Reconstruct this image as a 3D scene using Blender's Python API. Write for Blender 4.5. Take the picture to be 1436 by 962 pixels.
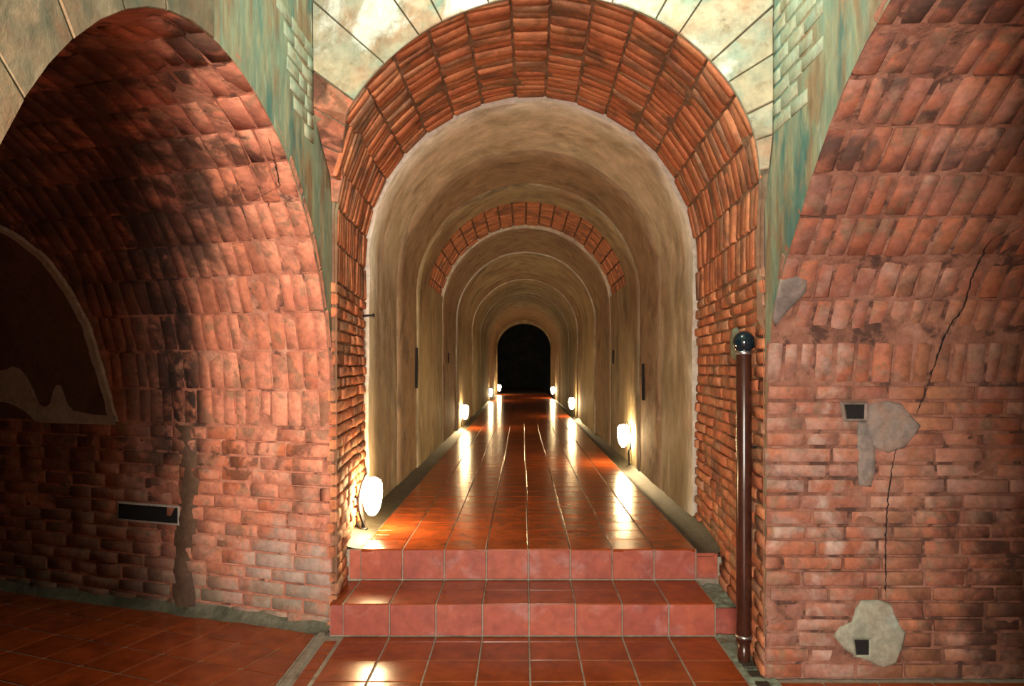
import bpy, math, random
from mathutils import Vector, Matrix, noise as mnoise

# ------------------------------------------------------------------ camera, world, light, exposure
for o in list(bpy.data.objects):
    bpy.data.objects.remove(o)
SC = bpy.context.scene
COL = SC.collection
rnd = random.Random(7)
EYE = 1.737                                     # eye height above the lower floor, metres

cam_d = bpy.data.cameras.new('camera')
cam = bpy.data.objects.new('camera', cam_d)
COL.objects.link(cam)
cam.location = (0, 0, EYE)
cam.rotation_euler = (math.pi / 2, 0, 0)
cam_d.sensor_width = 36
cam_d.lens = 36 * 1020 / 1436
cam_d.shift_x = -14 / 1436
cam_d.shift_y = 33 / 1436
cam_d.clip_start = 0.02
cam_d.clip_end = 200
SC.camera = cam

world = bpy.data.worlds.new('world')
SC.world = world
world.use_nodes = True
world.node_tree.nodes['Background'].inputs[0].default_value = (0.75, 0.8, 0.9, 1)
world.node_tree.nodes['Background'].inputs[1].default_value = 0.10

SC.view_settings.view_transform = 'Standard'
SC.view_settings.look = 'None'
SC.view_settings.gamma = 1
SC.view_settings.use_curve_mapping = False
SC.view_settings.exposure = 0.0


def lamp(name, kind, loc, energy, color, **kw):
    d = bpy.data.lights.new(name, kind)
    d.energy = energy
    d.color = color
    for k, v in kw.items():
        setattr(d, k, v)
    o = bpy.data.objects.new(name, d)
    o.location = loc
    COL.objects.link(o)
    return o


# daylight that reaches in from the tunnel entrance behind the camera
day = lamp('entrance_daylight', 'AREA', (-0.30, -1.7, 1.65), 390, (1.0, 0.86, 0.74), shape='RECTANGLE', size=1.0, size_y=1.9)
day.rotation_euler = (math.radians(90), 0, 0)
# warm unseen spot, added near the camera to brighten the left tunnel wall
left_fill = lamp('added_left_spot', 'SPOT', (-0.60, -0.6, 2.15), 1000, (1.0, 0.80, 0.60), spot_size=math.radians(44), spot_blend=1.0, shadow_soft_size=0.10)
left_fill.rotation_euler = (Vector((-1.95, 5.0, 1.95)) - left_fill.location).to_track_quat('-Z', 'Y').to_euler()
# cool light falling from the crown of the bay
crown = lamp('crown_light', 'POINT', (0.15, 3.25, 4.0), 85, (0.82, 1.0, 0.86), shadow_soft_size=0.22)

# ------------------------------------------------------------------ helpers
V = Vector


def link(o, parent=None):
    COL.objects.link(o)
    if parent is not None:
        o.parent = parent
    return o


def mesh(name, verts, faces, mat=None, smooth=False):
    m = bpy.data.meshes.new(name)
    m.from_pydata([tuple(v) for v in verts], [], faces)
    if mat:
        m.materials.append(mat)
    if smooth:
        m.polygons.foreach_set('use_smooth', [True] * len(m.polygons))
    m.update()
    return m


def obj(name, verts, faces, mat, parent=None, smooth=False):
    return link(bpy.data.objects.new(name, mesh(name, verts, faces, mat, smooth)), parent)


def tag(o, label=None, cat=None, group=None, kind=None):
    if label:
        o['label'] = label
    if cat:
        o['category'] = cat
    if group:
        o['group'] = group
    if kind:
        o['kind'] = kind
    return o


def empty(name, loc=(0, 0, 0), rz=0):
    o = bpy.data.objects.new(name, None)
    o.location = loc
    o.rotation_euler = (0, 0, rz)
    o.empty_display_size = 0.1
    COL.objects.link(o)
    return o


def grid_faces(nu, nv, close_u=False):
    f = []
    for i in range(nu - 1 + (1 if close_u else 0)):
        for j in range(nv - 1):
            a = i * nv + j
            b = ((i + 1) % nu) * nv + j
            f.append((a, b, b + 1, a + 1))
    return f


class MB:
    def __init__(s):
        s.v, s.f = [], []

    def add(s, verts, faces):
        o = len(s.v)
        s.v += [V(v) for v in verts]
        s.f += [tuple(i + o for i in f) for f in faces]

    def box(s, lo, hi, bev=0.0):
        x0, y0, z0 = lo
        x1, y1, z1 = hi
        s.add([(x0, y0, z0), (x1, y0, z0), (x1, y1, z0), (x0, y1, z0), (x0, y0, z1), (x1, y0, z1), (x1, y1, z1), (x0, y1, z1)],
              [(0, 3, 2, 1), (4, 5, 6, 7), (0, 1, 5, 4), (1, 2, 6, 5), (2, 3, 7, 6), (3, 0, 4, 7)])

    def lathe(s, prof, c=(0, 0, 0), n=20, sx=1.0, sy=1.0):
        pts = []
        for i in range(n):
            a = 2 * math.pi * i / n
            for r, z in prof:
                pts.append((c[0] + r * sx * math.cos(a), c[1] + r * sy * math.sin(a), c[2] + z))
        s.add(pts, grid_faces(n, len(prof), True))

    def tube(s, path, r, n=10):
        path = [V(p) for p in path]
        pts = []
        for i, p in enumerate(path):
            d = (path[min(i + 1, len(path) - 1)] - path[max(i - 1, 0)]).normalized()
            a = d.cross(V((0, 0, 1)))
            a = a.normalized() if a.length > 1e-3 else V((1, 0, 0))
            b = d.cross(a)
            rr = r[i] if isinstance(r, (list, tuple)) else r
            for k in range(n):
                t = 2 * math.pi * k / n
                pts.append(p + (a * math.cos(t) + b * math.sin(t)) * rr)
        m = len(path)
        f = []
        for i in range(m - 1):
            for k in range(n):
                f.append((i * n + k, i * n + (k + 1) % n, (i + 1) * n + (k + 1) % n, (i + 1) * n + k))
        f.append(tuple(range(n - 1, -1, -1)))
        f.append(tuple((m - 1) * n + k for k in range(n)))
        s.add(pts, f)

    def build(s, name, mat, parent=None, smooth=False):
        return obj(name, s.v, s.f, mat, parent, smooth)


# ------------------------------------------------------------------ materials
def ramp(nt, stops, interp='LINEAR'):
    r = nt.nodes.new('ShaderNodeValToRGB')
    r.color_ramp.interpolation = interp
    e = r.color_ramp.elements
    while len(e) < len(stops):
        e.new(0.5)
    for el, (p, c) in zip(e, stops):
        el.position = p
        el.color = (*c, 1) if len(c) == 3 else c
    return r


def material(name, cols, nscale=3.0, rnd_w=0.6, rough=0.85, bump=0.25, bscale=40, stains=(), spec=0.4, stretch=(1, 1, 1), bdist=0.01):
    """cols: colours spread over a ramp driven by per-object chance + noise.
    stains: (colour, noise scale, low, high, amount, box) where box limits the stain to x/y/z ranges with soft ends."""
    m = bpy.data.materials.new(name)
    m.use_nodes = True
    nt = m.node_tree
    L = nt.links.new
    b = nt.nodes['Principled BSDF']
    b.inputs['Roughness'].default_value = rough
    b.inputs['Specular IOR Level'].default_value = spec
    geo = nt.nodes.new('ShaderNodeNewGeometry')
    vm = nt.nodes.new('ShaderNodeVectorMath')
    vm.operation = 'MULTIPLY'
    vm.inputs[1].default_value = stretch
    L(geo.outputs['Position'], vm.inputs[0])
    P = vm.outputs[0]

    def noise(scale, detail=5, dist=0.4):
        n = nt.nodes.new('ShaderNodeTexNoise')
        n.inputs['Scale'].default_value = scale
        n.inputs['Detail'].default_value = detail
        n.inputs['Roughness'].default_value = 0.62
        n.inputs['Distortion'].default_value = dist
        L(P, n.inputs['Vector'])
        return n.outputs['Fac']

    def math_(op, a, c, clamp=False):
        n = nt.nodes.new('ShaderNodeMath')
        n.operation = op
        n.use_clamp = clamp
        for i, q in enumerate((a, c)):
            if isinstance(q, (int, float)):
                n.inputs[i].default_value = q
            else:
                L(q, n.inputs[i])
        return n.outputs[0]

    def smooth(v, lo, hi):
        n = nt.nodes.new('ShaderNodeMapRange')
        n.interpolation_type = 'SMOOTHSTEP'
        n.inputs['From Min'].default_value = lo
        n.inputs['From Max'].default_value = hi
        L(v, n.inputs['Value'])
        return n.outputs[0]
    n1 = smooth(noise(nscale), 0.25, 0.75)
    if rnd_w > 0:
        oi = nt.nodes.new('ShaderNodeObjectInfo')
        fac = math_('ADD', math_('MULTIPLY', oi.outputs['Random'], rnd_w), math_('MULTIPLY', n1, 1 - rnd_w))
    else:
        fac = n1
    k = len(cols)
    r = ramp(nt, [(i / (k - 1), c) for i, c in enumerate(cols)])
    L(fac, r.inputs[0])
    color = r.outputs[0]
    sep = None
    for st in stains:
        c, sc, lo, hi, amt = st[:5]
        mask = math_('MULTIPLY', smooth(noise(sc, 7), lo, hi), amt)
        if len(st) > 5 and st[5]:
            if sep is None:
                sep = nt.nodes.new('ShaderNodeSeparateXYZ')
                L(geo.outputs['Position'], sep.inputs[0])
            for axis, a0, a1, a2, a3 in st[5]:
                q = sep.outputs[axis]
                mask = math_('MULTIPLY', mask, math_('MULTIPLY', smooth(q, a0, a1), math_('SUBTRACT', 1, smooth(q, a2, a3))))
        mx = nt.nodes.new('ShaderNodeMix')
        mx.data_type = 'RGBA'
        L(mask, mx.inputs[0])
        L(color, mx.inputs[6])
        mx.inputs[7].default_value = (*c, 1)
        color = mx.outputs[2]
    fine = noise(bscale * 0.6, 6)
    hv = nt.nodes.new('ShaderNodeMix')
    hv.data_type = 'RGBA'
    hv.blend_type = 'MULTIPLY'
    hv.inputs[0].default_value = 0.55
    rr = ramp(nt, [(0.28, (0.45, 0.42, 0.4)), (0.62, (1.12, 1.1, 1.08))])
    L(fine, rr.inputs[0])
    L(color, hv.inputs[6])
    L(rr.outputs[0], hv.inputs[7])
    L(hv.outputs[2], b.inputs['Base Color'])
    if bump:
        bp = nt.nodes.new('ShaderNodeBump')
        bp.inputs['Strength'].default_value = bump
        bp.inputs['Distance'].default_value = bdist
        L(noise(bscale, 6), bp.inputs['Height'])
        L(bp.outputs[0], b.inputs['Normal'])
    return m


RED = [(0.42, 0.13, 0.08), (0.62, 0.225, 0.13), (0.54, 0.20, 0.13), (0.72, 0.30, 0.19), (0.50, 0.24, 0.18)]
M = {}
WHT = (0.55, 0.42, 0.36)
M['brick_left'] = material('brick_left', RED, 2.5, 0.45, stains=[
    ((0.20, 0.145, 0.09), 8.0, 0.50, 0.62, 0.6, None),
    ((0.46, 0.28, 0.215), 2.2, 0.46, 0.72, 0.75, [('Z', -1, 0, 1.1, 1.5)]),
    ((0.40, 0.32, 0.275), 3.4, 0.40, 0.62, 0.85, [('Z', -1, 0, 0.5, 0.95), ('X', -2.3, -1.9, 0, 1)]),
    ((0.26, 0.25, 0.19), 2.5, 0.36, 0.6, 0.8, [('Z', -1, 0, 0.12, 0.4)]),
    ((0.50, 0.13, 0.05), 2.6, 0.48, 0.62, 0.8, [('Z', 0.6, 0.8, 1.2, 1.4), ('X', -2.3, -2.0, -1.6, -1.4)]),
    ((0.15, 0.065, 0.04), 4.2, 0.50, 0.60, 0.8, [('Z', 0.85, 0.95, 1.2, 1.3)]),
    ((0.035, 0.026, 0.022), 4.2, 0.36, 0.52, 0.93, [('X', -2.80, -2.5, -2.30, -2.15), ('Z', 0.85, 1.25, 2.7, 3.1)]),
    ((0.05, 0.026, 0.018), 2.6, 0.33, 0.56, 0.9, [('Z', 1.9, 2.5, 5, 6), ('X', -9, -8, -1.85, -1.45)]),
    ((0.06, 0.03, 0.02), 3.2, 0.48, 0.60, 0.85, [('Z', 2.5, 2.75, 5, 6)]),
    ((0.10, 0.06, 0.045), 1.6, 0.30, 0.6, 0.8, [('X', -9, -8, -2.75, -2.45)]),  # darkens the deeper bricks: soot, and light falloff put into the colour
    ((0.24, 0.09, 0.055), 2.4, 0.52, 0.70, 0.6, None)])
M['brick_left_vault'] = M['brick_left']
M['brick_right'] = material('brick_right', [(0.17, 0.062, 0.042), (0.40, 0.135, 0.072), (0.30, 0.12, 0.085), (0.46, 0.165, 0.09), (0.28, 0.135, 0.105)], 3.0, 0.5, stains=[
    ((0.20, 0.145, 0.09), 8.0, 0.50, 0.62, 0.6, None),
    ((0.50, 0.33, 0.27), 2.4, 0.46, 0.70, 0.6, None),
    (WHT, 4.0, 0.47, 0.68, 0.75, [('X', 0, 1, 1.7, 2.2), ('Z', -1, 0, 1.7, 2.1)]),
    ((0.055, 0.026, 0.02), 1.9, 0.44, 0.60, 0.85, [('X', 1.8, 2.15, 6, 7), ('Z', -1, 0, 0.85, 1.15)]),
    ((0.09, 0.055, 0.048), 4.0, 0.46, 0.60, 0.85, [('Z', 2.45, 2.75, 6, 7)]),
    ((0.06, 0.035, 0.03), 3.0, 0.52, 0.60, 0.85, [('X', 2.25, 2.35, 2.5, 2.65), ('Z', 1.95, 2.05, 2.2, 2.3)]),
    ((0.36, 0.15, 0.07), 1.5, 0.46, 0.66, 0.7, [('X', 1.7, 2.1, 6, 7)]),
    ((0.12, 0.065, 0.045), 3.0, 0.52, 0.70, 0.6, None)])
M['mortar_left'] = material('mortar_left', [(0.26, 0.10, 0.065), (0.50, 0.20, 0.13), (0.58, 0.30, 0.21)], 4, 0, stains=[
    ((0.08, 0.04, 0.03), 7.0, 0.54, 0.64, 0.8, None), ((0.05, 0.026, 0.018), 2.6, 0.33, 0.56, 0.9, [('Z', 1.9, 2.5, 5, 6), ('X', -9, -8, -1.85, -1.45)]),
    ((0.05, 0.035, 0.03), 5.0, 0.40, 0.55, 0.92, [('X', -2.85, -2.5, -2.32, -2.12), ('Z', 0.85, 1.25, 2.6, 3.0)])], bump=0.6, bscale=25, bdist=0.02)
M['mortar_right'] = material('mortar_right', [(0.17, 0.08, 0.055), (0.30, 0.135, 0.09), (0.38, 0.20, 0.145)], 5, 0, stains=[((0.06, 0.032, 0.025), 7.0, 0.52, 0.62, 0.8, None)], bump=0.6, bscale=25, bdist=0.02)
M['brick_portal'] = material('brick_portal', [(0.30, 0.085, 0.04), (0.56, 0.18, 0.08), (0.44, 0.15, 0.07), (0.64, 0.25, 0.115), (0.32, 0.16, 0.10), (0.64, 0.36, 0.21)], 5, 0.75, stains=[
    ((0.08, 0.045, 0.03), 3.0, 0.48, 0.66, 0.7, None), ((0.42, 0.28, 0.2), 6.0, 0.6, 0.8, 0.4, None)], bump=0.5, bscale=45)
M['mortar_portal'] = material('mortar_portal', [(0.10, 0.055, 0.033), (0.22, 0.12, 0.07), (0.36, 0.20, 0.12)], 5, 0, bump=0.6, bscale=25, bdist=0.02)
M['painted'] = material('painted', [(0.30, 0.34, 0.25), (0.50, 0.43, 0.29), (0.40, 0.42, 0.32), (0.54, 0.44, 0.31), (0.36, 0.38, 0.27)], 2.0, 0.4, rough=0.7, stains=[
    ((0.44, 0.25, 0.14), 2.6, 0.46, 0.64, 0.75, None),
    ((0.13, 0.28, 0.23), 2.2, 0.52, 0.66, 0.75, None), ((0.80, 0.84, 0.76), 1.9, 0.50, 0.62, 0.9, None),
    ((0.30, 0.24, 0.14), 9.0, 0.50, 0.66, 0.6, None),
    ((0.09, 0.08, 0.05), 7.0, 0.62, 0.72, 0.8, None)], bump=0.5, bscale=22)
M['dimmed_paint'] = material('dimmed_paint', [(0.075, 0.075, 0.045), (0.18, 0.125, 0.07), (0.12, 0.105, 0.065), (0.21, 0.145, 0.085)], 3.4, 0.3, rough=0.75, stains=[  # olive-brown paint, darkened further to offset the entrance light on the slabs
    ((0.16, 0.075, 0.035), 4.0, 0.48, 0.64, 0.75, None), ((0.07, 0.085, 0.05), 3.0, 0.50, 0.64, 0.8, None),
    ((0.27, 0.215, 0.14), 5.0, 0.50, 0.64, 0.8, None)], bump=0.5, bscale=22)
M['green_paint'] = material('green_paint', [(0.13, 0.20, 0.14), (0.32, 0.31, 0.19), (0.20, 0.27, 0.19), (0.40, 0.35, 0.22)], 2.4, 0.0, rough=0.75, stains=[
    ((0.26, 0.13, 0.06), 3.0, 0.46, 0.64, 0.8, None), ((0.05, 0.17, 0.15), 2.6, 0.50, 0.64, 0.85, None),
    ((0.55, 0.62, 0.52), 3.6, 0.6, 0.75, 0.7, None)], bump=0.4, bscale=20, stretch=(1, 1.6, 0.5))
M['teal_brick'] = material('teal_brick', [(0.22, 0.32, 0.25), (0.40, 0.42, 0.30), (0.30, 0.40, 0.31)], 4, 0.6, rough=0.75, stains=[
    ((0.30, 0.22, 0.12), 5.0, 0.48, 0.66, 0.7, None),
    ((0.42, 0.30, 0.18), 3.0, 0.55, 0.72, 0.7, None)], bump=0.4)
M['dark_joint'] = material('dark_joint', [(0.07, 0.07, 0.05), (0.26, 0.22, 0.14), (0.16, 0.16, 0.11)], 6, 0, stains=[((0.20, 0.10, 0.055), 4, 0.2, 0.4, 0.9, [('Z', -2, -1, 2.55, 2.85)])], bump=0.5)
M['plaster'] = material('plaster', [(0.22, 0.16, 0.085), (0.42, 0.34, 0.20), (0.31, 0.25, 0.14), (0.48, 0.39, 0.25)], 1.4, 0, rough=0.75, stains=[
    ((0.28, 0.15, 0.08), 1.1, 0.46, 0.64, 0.7, [('Z', 2.0, 2.7, 8, 9)]), ((0.09, 0.06, 0.033), 2.0, 0.50, 0.70, 0.7, None),
    ((0.58, 0.50, 0.38), 2.4, 0.6, 0.76, 0.6, None)], bump=0.45, bscale=9, stretch=(1, 1, 0.45), bdist=0.03)
M['plaster_pale'] = material('plaster_pale', [(0.44, 0.36, 0.24), (0.68, 0.60, 0.46), (0.56, 0.50, 0.36), (0.74, 0.66, 0.52)], 1.8, 0, rough=0.75, stains=[
    ((0.24, 0.17, 0.09), 2.0, 0.50, 0.70, 0.6, None), ((0.24, 0.18, 0.095), 1.3, 0.28, 0.55, 0.85, [('Z', -1, 0, 2.3, 3.0)]),
    ((0.42, 0.25, 0.15), 2.4, 0.54, 0.72, 0.6, None)], bump=0.5, bscale=9, stretch=(1, 1, 0.6), bdist=0.03)
M['plaster_brown'] = material('plaster_brown', [(0.22, 0.135, 0.075), (0.36, 0.25, 0.15), (0.28, 0.19, 0.11)], 1.8, 0, rough=0.8, stains=[
    ((0.09, 0.06, 0.04), 2.0, 0.52, 0.7, 0.6, None)], bump=0.45, bscale=9, bdist=0.03)
M['plaster_lip'] = material('plaster_lip', [(0.52, 0.46, 0.38), (0.66, 0.60, 0.52)], 6, 0, rough=0.8, bump=0.5, bscale=30)
M['plaster_dark'] = material('plaster_dark', [(0.10, 0.055, 0.035), (0.17, 0.10, 0.065), (0.13, 0.08, 0.06)], 2.5, 0, rough=0.8, bump=0.4)
M['plaster_rim'] = material('plaster_rim', [(0.42, 0.36, 0.32), (0.55, 0.50, 0.45)], 7, 0, rough=0.8, bump=0.4)
M['chamber_black'] = material('chamber_black', [(0.010, 0.010, 0.008), (0.03, 0.028, 0.022)], 1.5, 0, rough=0.9, bump=0.4)  # near-black base puts the unlit chamber's darkness into the colour
M['damp_foot'] = material('damp_foot', [(0.06, 0.055, 0.035), (0.14, 0.14, 0.095), (0.22, 0.20, 0.15)], 4, 0, rough=0.8, bump=0.6, bscale=30, bdist=0.02)
M['cement'] = material('cement', [(0.20, 0.22, 0.17), (0.36, 0.36, 0.28), (0.30, 0.24, 0.18)], 4, 0, rough=0.85, stains=[
    ((0.38, 0.46, 0.42), 5, 0.55, 0.7, 0.8, None)], bump=0.4)
M['cement_grey'] = material('cement_grey', [(0.16, 0.14, 0.13), (0.27, 0.22, 0.19), (0.30, 0.20, 0.15)], 5, 0, rough=0.85, bump=0.4)
M['void'] = material('void', [(0.010, 0.010, 0.010), (0.018, 0.016, 0.015)], 5, 0, rough=0.95, bump=0)
M['crack'] = M['void']
M['tile'] = material('tile', [(0.19, 0.034, 0.008), (0.34, 0.068, 0.015), (0.25, 0.048, 0.011), (0.38, 0.085, 0.022)], 3.0, 0.6, rough=0.21, spec=0.26, bump=0.10, bscale=12, stains=[
    ((0.14, 0.035, 0.015), 4.0, 0.52, 0.72, 0.5, None)])
M['tile_riser'] = material('tile_riser', [(0.28, 0.055, 0.040), (0.44, 0.11, 0.064), (0.36, 0.088, 0.066), (0.48, 0.14, 0.082)], 4.0, 0.6, rough=0.42, spec=0.4, bump=0.12, bscale=20, stains=[
    ((0.50, 0.28, 0.27), 5.0, 0.5, 0.72, 0.55, None)])
M['grout'] = material('grout', [(0.22, 0.17, 0.12), (0.36, 0.31, 0.24), (0.30, 0.30, 0.24)], 6, 0, rough=0.8, bump=0.4)
M['grout_dark'] = material('grout_dark', [(0.07, 0.035, 0.02), (0.16, 0.10, 0.065), (0.22, 0.17, 0.12)], 3, 0, rough=0.7, bump=0.3)
M['moss'] = material('moss', [(0.09, 0.11, 0.07), (0.30, 0.38, 0.29), (0.18, 0.20, 0.14), (0.46, 0.54, 0.44)], 5, 0, rough=0.7, stains=[
    ((0.20, 0.10, 0.06), 6, 0.55, 0.7, 0.7, None)], bump=0.6, bscale=30, bdist=0.02)
M['gutter'] = material('gutter', [(0.018, 0.015, 0.010), (0.055, 0.050, 0.034), (0.035, 0.025, 0.016)], 5, 0, rough=0.6, bump=0.5)
M['old_ceiling'] = material('old_ceiling', [(0.34, 0.36, 0.28), (0.48, 0.44, 0.33)], 2, 0, rough=0.8, bump=0.3)
M['pipe'] = material('pipe', [(0.040, 0.014, 0.009), (0.065, 0.022, 0.014)], 4, 0, rough=0.22, spec=0.6, bump=0)
M['black'] = material('black', [(0.012, 0.012, 0.014), (0.02, 0.02, 0.022)], 4, 0, rough=0.4, bump=0)
M['ball'] = material('ball', [(0.004, 0.014, 0.022), (0.006, 0.022, 0.032)], 4, 0, rough=0.10, spec=0.7, bump=0)
M['metal'] = material('metal', [(0.45, 0.45, 0.45), (0.6, 0.6, 0.6)], 4, 0, rough=0.3, bump=0)
M['metal'].node_tree.nodes['Principled BSDF'].inputs['Metallic'].default_value = 0.9
M['brass'] = material('brass', [(0.10, 0.09, 0.03), (0.2, 0.18, 0.07)], 9, 0, rough=0.5, bump=0.2)

gm = bpy.data.materials.new('lamp_glass')
gm.use_nodes = True
gb = gm.node_tree.nodes['Principled BSDF']
gb.inputs['Base Color'].default_value = (0.9, 0.85, 0.75, 1)
gb.inputs['Emission Color'].default_value = (1.0, 0.70, 0.34, 1)
gb.inputs['Emission Strength'].default_value = 150
M['glow'] = gm

# ------------------------------------------------------------------ surfaces
AXL = V((-1, 0.33, 0)).normalized()             # the left tunnel turns away a little
XL, XR = -1.25, 1.35


def prof_left():
    p = [(4.77, 0), (4.77, .45), (4.77, .9)]
    for i in range(41):
        a = math.pi * i / 40
        c = math.cos(a)
        p.append((3.0 + (1.77 if c > 0 else 1.5) * c, 1.337 + 1.73 * math.sin(a)))
    return p + [(1.5, .6), (1.5, 0)]


def prof_right():
    return [(4.04, 0), (4.03, .5), (4.02, 1.0), (4.01, 1.5), (3.99, 1.7), (3.93, 1.98), (3.78, 2.22), (3.56, 2.44), (3.39, 2.62),
            (3.2, 2.79), (3.04, 2.91), (2.85, 3.01), (2.64, 3.09), (2.4, 3.13), (2.15, 3.08), (1.9, 2.9), (1.7, 2.6), (1.64, 2.2), (1.62, 1.4), (1.62, 0)]


class Poly:
    def __init__(s, pts):
        s.p = [V(q) for q in pts]
        s.L = [0.0]
        for a, b in zip(s.p, s.p[1:]):
            s.L.append(s.L[-1] + (b - a).length)

    def at(s, t):
        t = max(0.0, min(s.L[-1], t))
        lo, hi = 0, len(s.L) - 1
        while hi - lo > 1:
            m = (lo + hi) // 2
            if s.L[m] <= t:
                lo = m
            else:
                hi = m
        d = s.L[hi] - s.L[lo]
        k = (t - s.L[lo]) / d if d else 0
        return s.p[lo].lerp(s.p[hi], k)


class Sweep:
    def __init__(s, prof, x0, axis, ref):
        s.c = Poly(prof)
        s.x0, s.ax, s.ref = x0, V(axis), V(ref)
        s.T = s.c.L[-1]

    def pos(s, t, u):
        q = s.c.at(t)
        return V((s.x0, q[0], q[1])) + s.ax * u

    def refp(s, t, u):
        return s.ref + s.ax * u


LEFT = Sweep(prof_left(), XL, AXL, (XL, 3.0, 1.3))
RIGHT = Sweep(prof_right(), XR, (1, 0, 0), (XR, 2.8, 1.3))


def face_y(x, z):
    """depth of the bay's end face (it leans out over the left pier, and runs a little askew)"""
    k = max(0.0, min(1.0, (z - 2.95) / 0.30))
    yl = 4.77 + (4.35 - 4.77) * k
    k2 = max(0.0, min(1.0, (z - 2.6) / 0.4))
    yr = 4.04 + (3.90 - 4.04) * k2
    f = (x - XL) / (XR - XL)
    return yl + (yr - yl) * f


ZS = 2.64
Y_PL = 6.3                                       # where the plaster lining begins
TCX, TR, TZS = 0.075, 1.40, 2.63                 # tunnel centre, radius and springing height


def arch(t, cx, rx, rz, zs, zb):
    """outline of a doorway arch for t in 0..1, from the foot of the left jamb round to the right"""
    hj = (zs - zb)
    la = math.pi * (rx + rz) / 2
    tot = 2 * hj + la
    d = t * tot
    if d < hj:
        return cx - rx, zb + d
    if d > hj + la:
        return cx + rx, zs - (d - hj - la)
    a = math.pi * (1 - (d - hj) / la)
    return cx + rx * math.cos(a), zs + rz * math.sin(a)


class Portal:
    """brick lined mouth of the tunnel, from the bay's face back to the plaster"""
    def __init__(s, zb):
        s.zb = zb
        s.T = 1.0

    def pos(s, t, u):
        xf, zf = arch(t, 0.05, 1.262, 1.20, ZS, s.zb)
        xb, zb = arch(t, TCX, TR + 0.03, TR + 0.03, TZS, s.zb)
        yf = face_y(xf, zf)
        return V((xf + (xb - xf) * u, yf + (Y_PL - yf) * u, zf + (zb - zf) * u))

    def refp(s, t, u):
        return V((0.05, 4.3 + 2 * u, 2.0))


def frame(S, t, u, dt=0.004, du=0.004):
    p = S.pos(t, u)
    a = (S.pos(t, u + du) - S.pos(t, u - du)).normalized()
    b = (S.pos(min(t + dt, S.T), u) - S.pos(max(t - dt, 0), u)).normalized()
    n = a.cross(b).normalized()
    if n.dot(S.refp(t, u) - p) < 0:
        n = -n
    return p, a, n


def backing(name, S, t0, t1, u0, u1, nt, nu, mat, off=0.014, rough=0.008, parent=None):
    vs = []
    for i in range(nt + 1):
        for j in range(nu + 1):
            t = t0 + (t1 - t0) * i / nt
            u = u0 + (u1 - u0) * j / nu
            p, a, n = frame(S, t, u)
            vs.append(p - n * (off + rough * mnoise.noise(p * 4.2) + 0.45 * rough * mnoise.noise(p * 15)))
    return obj(name, vs, grid_faces(nt + 1, nu + 1), mat, parent, True)


def brick_proto(name, w, h, dep, mat, seed, bev=0.008, lump=0.003, slant=0.0):
    r = random.Random(seed)
    n = 4
    xs = [-0.5 * w, -0.5 * w + bev, 0.5 * w - bev, 0.5 * w]
    ys = [-0.5 * h, -0.5 * h + bev, 0.5 * h - bev, 0.5 * h]
    vs, fs = [], []
    cj = 0.16 * min(w, h)
    for i in range(n):
        for j in range(n):
            edge = i in (0, 3) or j in (0, 3)
            corner = i in (0, 3) and j in (0, 3)
            x, y = xs[i], ys[j]
            if corner:
                x *= 1 - 0.5 * r.random() * cj / w
                y *= 1 - 0.5 * r.random() * cj / h
            else:
                x += r.uniform(-1, 1) * bev * 0.35
                y += r.uniform(-1, 1) * bev * 0.35
            z = (-bev * r.uniform(0.7, 1.5)) if edge else r.uniform(-lump, lump)
            if corner:
                z -= bev * r.uniform(0, 1.0)
            vs.append((x, y, z))
    fs += grid_faces(n, n)
    ring = [0, 4, 8, 12, 13, 14, 15, 11, 7, 3, 2, 1]
    base = len(vs)
    for k in ring:
        vs.append((vs[k][0], vs[k][1], -dep))
    m = len(ring)
    for k in range(m):
        fs.append((ring[k], base + k, base + (k + 1) % m, ring[(k + 1) % m]))
    me = mesh(name, vs, fs, mat)
    me.polygons.foreach_set('use_smooth', [i < 9 for i in range(len(me.polygons))])
    return me


PROTO = {}


def protos(key, w, h, dep, mat, n=8, **kw):
    k = (key, round(w, 3), round(h, 3))
    if k not in PROTO:
        PROTO[k] = [brick_proto('brick', w, h, dep, mat, hash_(key) + i, **kw) for i in range(n)]
    return PROTO[k]


def hash_(s):
    return sum(ord(c) * (i + 3) for i, c in enumerate(s))


def put(me, name, p, u, n, sx, sy, parent, tilt=0.02):
    v = n.cross(u)
    m = Matrix((u, v, n)).transposed().to_4x4()
    m.translation = p
    m = m @ Matrix.Rotation(rnd.uniform(-tilt, tilt), 4, 'Z') @ Matrix.Rotation(rnd.uniform(-tilt, tilt), 4, 'X') @ Matrix.Diagonal((sx, sy, 1, 1))
    o = bpy.data.objects.new(name, me)
    o.matrix_world = m
    COL.objects.link(o)
    o.parent = parent
    return o


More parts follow.
